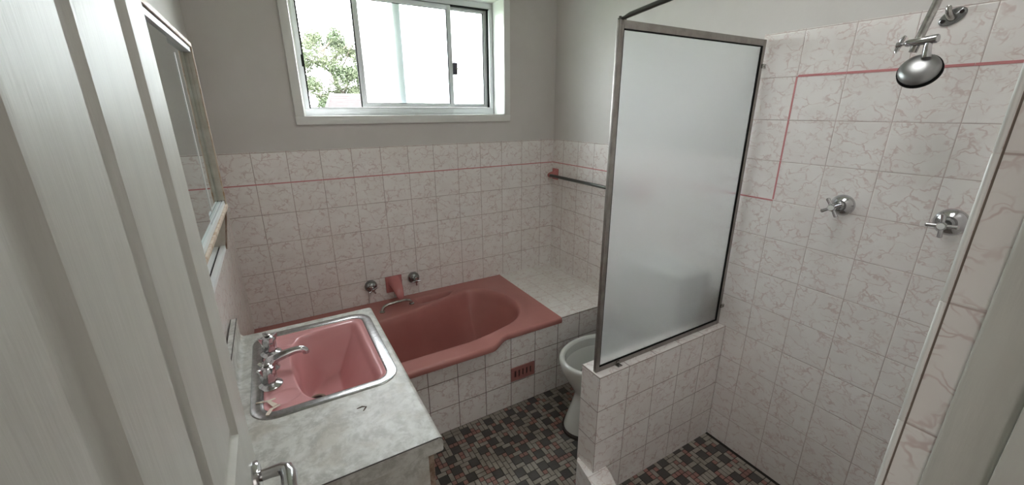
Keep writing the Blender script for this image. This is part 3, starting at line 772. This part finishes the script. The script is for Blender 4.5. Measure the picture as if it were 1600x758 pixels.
pts = bez([(-1.782, -0.988, VZ+0.006), (-1.782, -0.988, VZ+0.034), (-1.745, -0.988, VZ+0.026), (-1.715, -0.988, VZ+0.044), (-1.672, -0.988, VZ+0.050), (-1.674, -0.988, VZ+0.022)], 22)
tube(bm, pts, [0.0165]*4 + [0.0165-0.005*min(1, k/11) for k in range(15)] + [0.010, 0.0105, 0.0105, 0.0105], 20)
finish('spout', bm, M['chrome'], bs, ang=60)
bm = nb()   # torn tape stuck on the near left corner
def ribbon(pts, w, th=0.0008):
    L = []
    for i, p in enumerate(pts):
        p = Vector(p); t = (Vector(pts[min(i+1, len(pts)-1)])-Vector(pts[max(i-1, 0)])).normalized(); s = Vector((-t.y, t.x, 0)).normalized()*w*(0.7+0.5*((i*37) % 5)/5)
        L.append([bm.verts.new(p+s), bm.verts.new(p-s), bm.verts.new(p-s+Vector((0, 0, th))), bm.verts.new(p+s+Vector((0, 0, th)))])
    bridge(bm, L); bm.faces.new(L[0]); bm.faces.new(L[-1][::-1])
zt = VZ-0.0008
ribbon([(-1.815, -1.160, VZ+0.004), (-1.800, -1.161, VZ+0.0025), (-1.785, -1.160, zt), (-1.768, -1.157, zt)], 0.0035)
ribbon([(-1.785, -1.163, zt+0.0005), (-1.776, -1.180, zt+0.001), (-1.769, -1.192, zt+0.001)], 0.006); ribbon([(-1.758, -1.193, zt), (-1.779, -1.203, zt+0.0012), (-1.785, -1.222, VZ+0.0045), (-1.788, -1.230, VZ+0.0045)], 0.005)
o = finish('torn_tape', bm, M['tape'], None, base=(-1.78, -1.19, VZ)); tag(o, 'torn peeling tape on the near corner of the basin', 'tape')

# ------------------------------------------------------------------ mirror cabinet
mx = -1.820; mY1 = -0.722; mY0 = -1.50; mZ0 = 1.240; mZ1 = 1.722
mc = thing('mirror_cabinet', 'rusty edged mirror cabinet on the left wall above the vanity', 'mirror cabinet', (XL+0.006, (mY0+mY1)/2, mZ0))
bm = nb(); xb = XL+0.006
box(bm, (xb, mY0, mZ0), (xb+0.004, mY1, mZ1)); box(bm, (xb, mY1-0.004, mZ0), (mx-0.004, mY1, mZ1)); box(bm, (xb, mY0, mZ0), (mx-0.004, mY0+0.004, mZ1)); box(bm, (xb, mY0, mZ1-0.004), (mx-0.004, mY1, mZ1)); box(bm, (xb, mY0, mZ0), (mx-0.004, mY1, mZ0+0.004))
# side cheeks and back of the open shelf below, narrowing towards the wall
for yy in (mY1-0.004, mY0): prism(bm, [(xb, mZ0), (mx-0.006, mZ0), (xb+0.038, 1.105), (xb, 1.105)], 'y', yy, yy+0.004)
finish('case', bm, M['cream'], mc, smooth=False)
bm = nb(); e = 0.005; t2 = 0.011
box(bm, (mx-e, mY0, mZ1-t2), (mx, mY1, mZ1), 0.0008); box(bm, (mx-e, mY0, mZ0-0.004), (mx+0.001, mY1, mZ0+t2-0.004), 0.0008); box(bm, (mx-e, mY1-0.004, mZ0), (mx, mY1, mZ1), 0.0008); box(bm, (mx-e, mY0, mZ0), (mx, mY0+0.004, mZ1), 0.0008)
o = finish('front_edge', bm, M['rust'], mc); o['label'] = 'rusted cream front edge'
xx = mx-0.005
bm = nb(); box(bm, (xx-0.019, mY0+0.004, mZ1-0.025), (xx, mY1-0.004, mZ1-0.0125)); finish('head_track', bm, M['head'], mc, smooth=False)
bm = nb(); box(bm, (mx-0.012, mY0+0.004, mZ1-0.0125), (mx-0.0052, mY1-0.004, mZ1-0.0110)); finish('head_gap_shade', bm, M['darkgap'], mc, smooth=False)  # dark strip painted in as the shaded gap above the head track
bm = nb(); box(bm, (xx-0.019, mY0+0.004, mZ0+0.007), (xx, mY1-0.004, mZ0+0.010))
for a_, b2 in ((0.0, 0.0055), (0.0075, 0.0120), (0.0140, 0.019)): box(bm, (xx-b2, mY0+0.004, mZ0+0.010), (xx-a_, mY1-0.004, mZ0+0.019))
finish('sill_track', bm, M['track'], mc, smooth=False)
bm = nb(); box(bm, (mx-0.021, mY1-0.0062, mZ0+0.012), (mx-0.004, mY1-0.0042, mZ0+0.0225)); finish('sill_end_gap', bm, M['darkgap'], mc, smooth=False)
for a_, b2 in ((0.0125, 0.0105), (0.019, 0.017)):
    bm = nb(); box(bm, (mx-a_, mY0+0.004, mZ0+0.0101), (mx-b2, mY1-0.006, mZ0+0.0112)); finish('track_groove', bm, M['darkgap'], mc, smooth=False)
bm = nb(); box(bm, (mx-0.012, mY1-0.007, mZ0+0.02), (mx-0.0045, mY1-0.004, mZ1-0.025)); box(bm, (mx-0.021, mY1-0.007, mZ0+0.02), (mx-0.0132, mY1-0.004, mZ1-0.025)); finish('side_channel', bm, M['cream'], mc, smooth=False)
bm = nb(); box(bm, (mx-0.0122, mY0+0.01, mZ0+0.0115), (mx-0.0106, -1.065, mZ1-0.026)); o = finish('sliding_mirror', bm, M['mirror'], mc, smooth=False); o['label'] = 'front sliding mirror'
bm = nb(); box(bm, (mx-0.0190, -1.12, mZ0+0.0115), (mx-0.0172, mY1-0.008, mZ1-0.026)); o = finish('sliding_mirror', bm, M['mirror'], mc, smooth=False); o['label'] = 'rear sliding mirror'
bm = nb(); box(bm, (mx-0.0172, -0.952, mZ0+0.03), (mx-0.0158, -0.945, mZ1-0.05)); finish('finger_pull', bm, M['track'], mc, smooth=False)
bm = nb()   # lower shelf with its own lip and groove
box(bm, (xb, mY0, 1.097), (xb+0.040, mY1, 1.105), 0.001); box(bm, (xb+0.026, mY0, 1.105), (xb+0.040, mY1, 1.112), 0.001); box(bm, (xb, mY0, 1.105), (xb+0.020, mY1, 1.110))
sh = finish('shelf', bm, M['track'], mc)
bm = nb(); box(bm, (xb+0.020, mY0+0.004, 1.105), (xb+0.026, mY1-0.004, 1.1062)); finish('shelf_groove', bm, M['darkgap'], sh, smooth=False)
bm = nb(); prism(bm, [(mx-0.007, mZ0), (mx-0.002, mZ0), (xb+0.043, 1.098), (xb+0.038, 1.098)], 'y', mY1-0.005, mY1+0.001); finish('cheek_edge', bm, M['brown'], mc, smooth=False)

# ------------------------------------------------------------------ towel rail
tr = thing('towel_rail', 'dark metal towel rail on pink brackets by the back corner', 'towel rail', (0, -0.42, 1.12))
for yy, nm in ((-0.046, 0), (-0.80, 1)):
    bm = nb(); box(bm, (-0.016, yy-0.032, 1.082), (-0.006, yy+0.030, 1.156), 0.004)
    tube(bm, [(-0.012, yy, 1.118), (-0.030, yy+0.002, 1.116), (-0.055, yy+0.004, 1.114), (-0.066, yy+0.004, 1.114)], [0.027, 0.021, 0.017, 0.010], 18)
    finish('bracket', bm, M['ceramic_pink'], tr, ang=50)
bm = nb(); tube(bm, [(-0.055, -0.052, 1.113), (-0.055, -0.795, 1.113)], 0.0102, 18); finish('rail', bm, M['gunmetal'], tr)

# ------------------------------------------------------------------ shower screen
ss = thing('shower_screen', 'framed frosted glass shower screen on the low tiled wall', 'shower screen', (-0.38, -1.34, 0.598))
sx0, sx1, sz0, sz1, sy0, sy1 = -0.7535, -0.016, 0.599, 1.779, -1.348, -1.334
W = 0.017
for nm, lo, hi in (('left', (sx0, sy0, sz0), (sx0+W, sy1, sz1)), ('right', (sx1-W, sy0, sz0), (sx1, sy1, sz1)), ('top', (sx0+W, sy0, sz1-0.022), (sx1-W, sy1, sz1)), ('bottom', (sx0+W, sy0, sz0), (sx1-W, sy1, sz0+0.019))):
    bm = nb(); box(bm, lo, hi, 0.0012); finish('frame_rail', bm, M['anod'], ss, ang=40)
gx0, gx1, gz0, gz1 = sx0+W, sx1-W, sz0+0.019, sz1-0.022
bm = nb(); box(bm, (gx0-0.004, -1.3435, gz0-0.004), (gx1+0.004, -1.3385, gz1+0.004)); o = finish('glass_pane', bm, M['frost'], ss, smooth=False); o['label'] = 'frosted glass pane'
bm = nb(); e = 0.004
box(bm, (gx1-0.009, -1.3472, gz0), (gx1, -1.3436, gz1)); box(bm, (gx0, -1.3472, gz0), (gx1-0.009, -1.3436, gz0+0.006)); box(bm, (gx0, -1.3472, gz1-e), (gx1-0.009, -1.3436, gz1)); box(bm, (gx0, -1.3472, gz0+0.006), (gx0+0.0025, -1.3436, gz1-e))
finish('glazing_seal', bm, M['black'], ss, smooth=False)
for zz in (1.688, 0.690):
    bm = nb(); box(bm, (sx1-0.012, -1.356, zz-0.008), (-0.0062, -1.3482, zz+0.008), 0.002); lathe(bm, [(0.004, 0), (0.004, 0.002), (0, 0.003)], (-0.016, -1.356, zz), axis=(0, -1, 0), n=12); finish('wall_clip', bm, M['chrome_dull'], ss)
bm = nb(); box(bm, (-0.656, -1.366, 0.5985), (-0.634, -1.3482, 0.6025), 0.001); box(bm, (-0.652, -1.3535, 0.6025), (-0.638, -1.3482, 0.617), 0.001); lathe(bm, [(0.006, 0), (0.006, 0.003), (0, 0.004)], (-0.645, -1.3605, 0.6025), n=12)
finish('foot_clip', bm, M['chrome_dull'], ss)
cr = thing('curtain_rail', 'dark curtain rail running from the screen corner', 'curtain rail', (-0.742, -1.341, 1.780))
bm = nb(); tube(bm, [(-0.744, -1.336, 1.7815), (-0.742, -1.352, 1.783), (-0.740, -1.372, 1.788)] + [(-0.740+0.004*k, -1.372-0.1385*k, 1.791+0.012*k) for k in range(1, 7)], [0.0045, 0.005, 0.007] + [0.0072]*6, 14); finish('rod', bm, M['gunmetal'], cr)
bm = nb(); box(bm, (-0.752, -1.347, 1.7792), (-0.728, -1.3345, 1.784), 0.001); lathe(bm, [(0.004, 0), (0.004, 0.004), (0, 0.005)], (-0.748, -1.341, 1.784), n=10); finish('end_plate', bm, M['gunmetal'], cr)
bm = nb(); lathe(bm, [(0.022, 0), (0.022, 0.005), (0.012, 0.010), (0.009, 0.014)], (-0.716, -2.2045, 1.863), axis=(0, 1, 0), n=24); finish('wall_flange', bm, M['darkchrome'], cr)

# ------------------------------------------------------------------ shower fittings
def shower_tap(y, z, ang, label, fr=0.036):
    t = thing('shower_tap', label, 'tap', (0, y, z), 'shower wall taps')
    bm = nb(); lathe(bm, [(fr, 0.0), (fr, 0.004), (fr*0.93, 0.010), (fr*0.72, 0.017), (0.019, 0.022), (0.0185, 0.026), (0.0, 0.026)], (-0.006, y, z), axis=(-1, 0, 0), n=40); finish('flange', bm, M['chrome'], t)
    bm = nb(); lathe(bm, [(0.018, 0.024), (0.0175, 0.038), (0.014, 0.041), (0.012, 0.043)], (-0.006, y, z), axis=(-1, 0, 0), n=24); lathe(bm, [(0.009, 0.04), (0.0085, 0.062), (0.010, 0.072)], (-0.006, y, z), axis=(-1, 0, 0), n=16); finish('spindle', bm, M['darkchrome'], t)
    c = (-0.083, y, z)
    bm = nb(); cross_handle(bm, c, (-1, 0, 0), 0.034, 0.0058, ang, tip=0.95); hd = finish('cross_handle', bm, M['chrome'], t)
    bm = nb(); lathe(bm, [(0, 0), (0.0085, 0), (0.0085, 0.002), (0, 0.003)], (-0.091, y, z), axis=(-1, 0, 0), n=20); finish('index_button', bm, M['white'], hd)
shower_tap(-1.701, 1.221, 0.55, 'chrome cross handle shower tap nearer the glass screen')
shower_tap(-1.968, 1.222, 0.08, 'chrome cross handle shower tap nearer the white corner edging', 0.039)
# rose on its arm
rose = thing('shower_rose', 'round chrome shower head with a black rim on an angled arm', 'shower head', (0, -1.86, 2.02))
ax_ = -0.20
bm = nb()
arm = bez([(-0.006, -1.905, 2.06), (-0.10, -1.905, 2.07), (-0.17, -1.895, 2.03), (-0.188, -1.885, 1.95)], 14) + [Vector((-0.190, -1.866, 1.84)), Vector((-0.200, -1.838, 1.672))]
tube(bm, arm, 0.0088, 18); finish('arm', bm, M['chrome_dull'], rose)
bm = nb(); lathe(bm, [(0.03, 0), (0.03, 0.004), (0.018, 0.012), (0.011, 0.014)], (-0.006, -1.905, 2.06), axis=(-1, 0, 0), n=30); finish('wall_flange', bm, M['chrome'], rose)
RC = Vector((-0.205, -1.862, 1.629))
cam_pos = Vector((-1.6727, -2.312, 1.534))
bm = nb()
cl0 = Vector((-0.205, -1.822, 1.694)); cl1 = Vector((-0.208, -1.884, 1.699))
dd = (cl1-cl0).normalized()
tube(bm, [cl0, cl0+dd*0.004, cl1-dd*0.003, cl1], [0.0075, 0.009, 0.0105, 0.0085], 16)
tube(bm, [cl0-dd*0.018, cl0], 0.004, 10)
finish('swivel_clamp', bm, M['chrome'], rose, ang=50)
bm = nb(); w0 = cl0-dd*0.013
lathe(bm, [(0.0, -0.006), (0.007, -0.006), (0.007, 0.004), (0, 0.005)], w0, axis=dd, n=14)
for s in (1, -1): tube(bm, [w0, w0+Vector((-0.002, -0.003*s, 0.012*s)), w0+Vector((-0.003, -0.006*s-0.003, 0.020*s))], [0.004, 0.0055, 0.0035], 10, flat=((1, 0, 0), 0.5))
finish('wing_nut', bm, M['chrome'], rose, ang=50)
nrm = Vector((-0.97, -0.09, 0.44)).normalized()
bm = nb(); tube(bm, [cl1-dd*0.016, cl1-dd*0.018+Vector((0.002, 0.0, -0.014)), RC+nrm*0.010+Vector((0.004, -0.008, 0.022))], [0.0085, 0.0082, 0.0095], 14); finish('neck', bm, M['chrome'], rose)
bm = nb(); lathe(bm, [(0.0, 0.017), (0.012, 0.0165), (0.026, 0.014), (0.036, 0.009), (0.0405, 0.003), (0.0412, -0.002), (0.040, -0.004), (0, -0.004)], RC, axis=nrm, n=48); finish('dome', bm, simple('satin_chrome', (0.34, 0.345, 0.345), 0.36, 1.0), rose, ang=50)
bm = nb(); lathe(bm, [(0.040, -0.003), (0.0440, -0.0045), (0.0445, -0.012), (0.041, -0.015), (0, -0.015)], RC, axis=nrm, n=48); o = finish('rim', bm, M['black'], rose, ang=50); o['label'] = 'black rubber rim'
# hand-shower hook on the wall
hk = thing('shower_hook', 'oval chrome hook plate on the tiles right of the shower arm', 'hook', (0, -1.841, 1.772))
bm = nb()
# an oval plate tilted on the wall, two screw holes beside the peg
n = 40; rings = []
for r, xx in ((1.0, -0.006), (1.0, -0.0095), (0.92, -0.012), (0.0, -0.0135)):
    if r == 0: rings.append([bm.verts.new((xx, -1.841, 1.772))]); continue
    rings.append([bm.verts.new((xx, -1.841 - 0.029*r*math.cos(2*PI*k/n)*0.85 + 0.019*r*math.sin(2*PI*k/n)*0.53, 1.772 + 0.029*r*math.cos(2*PI*k/n)*0.53 + 0.019*r*math.sin(2*PI*k/n)*0.85)) for k in range(n)])
bridge(bm, rings); bm.faces.new(rings[0]); finish('plate', bm, M['darkchrome'], hk, ang=45)
bm = nb(); tube(bm, [(-0.012, -1.841, 1.770), (-0.024, -1.840, 1.772), (-0.034, -1.838, 1.780), (-0.038, -1.836, 1.792), (-0.038, -1.836, 1.797)], [0.010, 0.0085, 0.0072, 0.0065, 0.0045], 16); finish('peg', bm, M['chrome_dull'], hk, ang=60)
for yy, zq in ((-1.824, 1.762), (-1.858, 1.782)):
    bm = nb(); lathe(bm, [(0.0048, 0), (0.0048, 0.002), (0, 0.002)], (-0.0118, yy, zq), axis=(-1, 0, 0), n=16); finish('screw_hole', bm, M['darkgap'], hk)

# ------------------------------------------------------------------ outside
bm = nb(); box(bm, (-60, 0.6, -1.2), (60, 60, -1.0)); o = finish('ground', bm, M['grass'], None, smooth=False); tag(o, 'lawn outside below the window', 'ground', kind='structure')
tree = thing('tree', 'leafy green gum tree outside the open left pane', 'tree', (0.3, 11.0, -1.0))
rt = random.Random(5)
bm = nb()
trunk = [(0.9, 11.0, -1.0), (0.75, 11.0, 0.6), (0.45, 11.1, 1.8), (0.2, 11.0, 2.6), (0.0, 11.0, 3.3)]
tube(bm, trunk, [0.16, 0.13, 0.08, 0.05, 0.02], 10)
for s in range(16):
    k = rt.uniform(0.45, 0.95); i = int(k*4); b0 = Vector(trunk[i]).lerp(Vector(trunk[min(i+1, 4)]), k*4-i)
    tip = b0 + Vector((rt.uniform(-1.3, 1.3), rt.uniform(-0.6, 0.6), rt.uniform(0.2, 1.0))); md = b0.lerp(tip, 0.5)+Vector((0, 0, rt.uniform(-0.1, 0.15)))
    tube(bm, [b0, md, tip], [0.03, 0.02, 0.006], 6)
finish('trunk', bm, M['bark'], tree)
bm = nb()
cl = []
for s in range(150):
    a = rt.uniform(-1.55, 1.75); zt_ = 0.4 + 3.2*rt.random()**0.8; top = 3.55 + 0.35*math.sin(a*2.3+1.0) + 0.12*a
    if zt_ > top: zt_ = top - rt.random()*0.8
    cl.append((0.2+a, 11+rt.uniform(-0.9, 0.9), zt_, rt.uniform(0.13, 0.30)))
for (px, py, pz, pr) in cl:
    for s in range(int(2000*pr)):
        v = Vector((rt.gauss(0, 1), rt.gauss(0, 1), rt.gauss(0, 0.8))).normalized()*pr*rt.random()**0.4
        c = Vector((px, py, pz))+v; L = rt.uniform(0.018, 0.048)
        u = Vector((rt.uniform(-1, 1), rt.uniform(-1, 1), rt.uniform(-1, 0.6))).normalized(); w = u.orthogonal().normalized()
        w.rotate(Matrix.Rotation(rt.uniform(0, 6.28), 3, u))
        bm.faces.new([bm.verts.new(p) for p in (c-u*L, c+w*L*0.5, c+u*L, c-w*L*0.5)])
finish('foliage', bm, M['leaf'], tree, smooth=False)
hs = thing('house', 'neighbouring house with a pale tiled roof below the gum tree', 'house', (1.3, 8.9, -1.0))
bm = nb(); box(bm, (-0.2, 8.2, -1.0), (3.4, 9.9, 1.60)); finish('house_wall', bm, M['brick'], hs, smooth=False)
bm = nb()
P = lambda t: (8.0+1.5*t, 1.58+0.33*t)
for k in range(7):   # overlapping tile courses up the slope
    t0, t1 = k/7, (k+1)/7+0.03
    (ya, za), (yb, zb) = P(t0), P(t1)
    xl0 = -0.425+0.31*t0; xl1 = -0.425+0.31*min(t1, 1)
    v = [bm.verts.new(p) for p in ((xl0, ya, za+0.03), (3.7, ya, za+0.03), (3.7, yb, zb), (xl1, yb, zb), (xl0, ya, za), (3.7, ya, za), (3.7, yb, zb-0.03), (xl1, yb, zb-0.03))]
    for q_ in ((0,1,2,3),(7,6,5,4),(0,4,5,1),(1,5,6,2),(2,6,7,3),(3,7,4,0)): bm.faces.new([v[i] for i in q_])
finish('roof', bm, M['roof'], hs, smooth=False)
bm = nb(); tube(bm, [(-0.44, 7.98, 1.60), (-0.115, 9.52, 1.925)], 0.025, 8); tube(bm, [(-0.115, 9.52, 1.925), (3.7, 9.52, 1.925)], 0.03, 8); finish('ridge', bm, M['barge'], hs)

# ------------------------------------------------------------------ light and camera
w = bpy.data.worlds.new('overcast_sky'); bpy.context.scene.world = w; w.use_nodes = True
bg = w.node_tree.nodes['Background']; bg.inputs[0].default_value = (0.96, 0.99, 1.02, 1); bg.inputs[1].default_value = 13.0
def area(name, loc, rot, sx, sy, power, col):
    l = bpy.data.lights.new(name, 'AREA'); l.shape = 'RECTANGLE'; l.size = sx; l.size_y = sy; l.energy = power; l.color = col
    o = bpy.data.objects.new(name, l); o.location = loc; o.rotation_euler = rot; C.objects.link(o); return o
area('hall_fill', (-1.62, -3.66, 1.45), (PI/2, 0, PI), 0.8, 1.3, 4, (1.0, 0.97, 0.93))  # unseen fill standing in for light from the hall
area('hall_side_fill', (-2.425, -2.9, 1.55), (PI/2, 0, -PI/2+0.45), 0.6, 1.0, 3.5, (1.0, 0.96, 0.91))  # second added fill, from the left, lifting the low wall and shower
area('ceiling_fill', (-0.8, -1.72, ZC-0.01), (0, 0, 0), 0.4, 0.4, 2.8, (1.0, 0.99, 0.97))  # unseen fill added at the ceiling to brighten the shower wall
p_ = area('window_portal', ((WX0+WX1)/2, 0.19, (WZ0+WZ1)/2), (PI/2, 0, PI), WX1-WX0, WZ1-WZ0, 1, (1, 1, 1)); p_.data.cycles.is_portal = True
p_.rotation_euler = (-PI/2, 0, 0)

cam = bpy.data.cameras.new('camera'); co = bpy.data.objects.new('camera', cam); C.objects.link(co)
cam.sensor_width = 36.0; cam.lens = 636.72/1600*36.0; cam.clip_start = 0.01; cam.clip_end = 200
r = Vector((0.86389515, -0.50365985, -0.00345199)); u = Vector((0.1584101, 0.26519197, 0.95109382)); f = Vector((0.47811233, 0.82219218, -0.30888287))
co.matrix_world = Matrix(((r.x, u.x, -f.x, -1.67269098), (r.y, u.y, -f.y, -2.31195647), (r.z, u.z, -f.z, 1.5339796), (0, 0, 0, 1)))
sc = bpy.context.scene; sc.camera = co
sc.view_settings.view_transform = 'Standard'; sc.view_settings.look = 'None'; sc.view_settings.gamma = 1.0; sc.view_settings.use_curve_mapping = False
sc.view_settings.exposure = 0.8
sc.cycles.max_bounces = 14; sc.cycles.transmission_bounces = 10; sc.cycles.diffuse_bounces = 6; sc.cycles.glossy_bounces = 6
sc.cycles.sample_clamp_indirect = 10
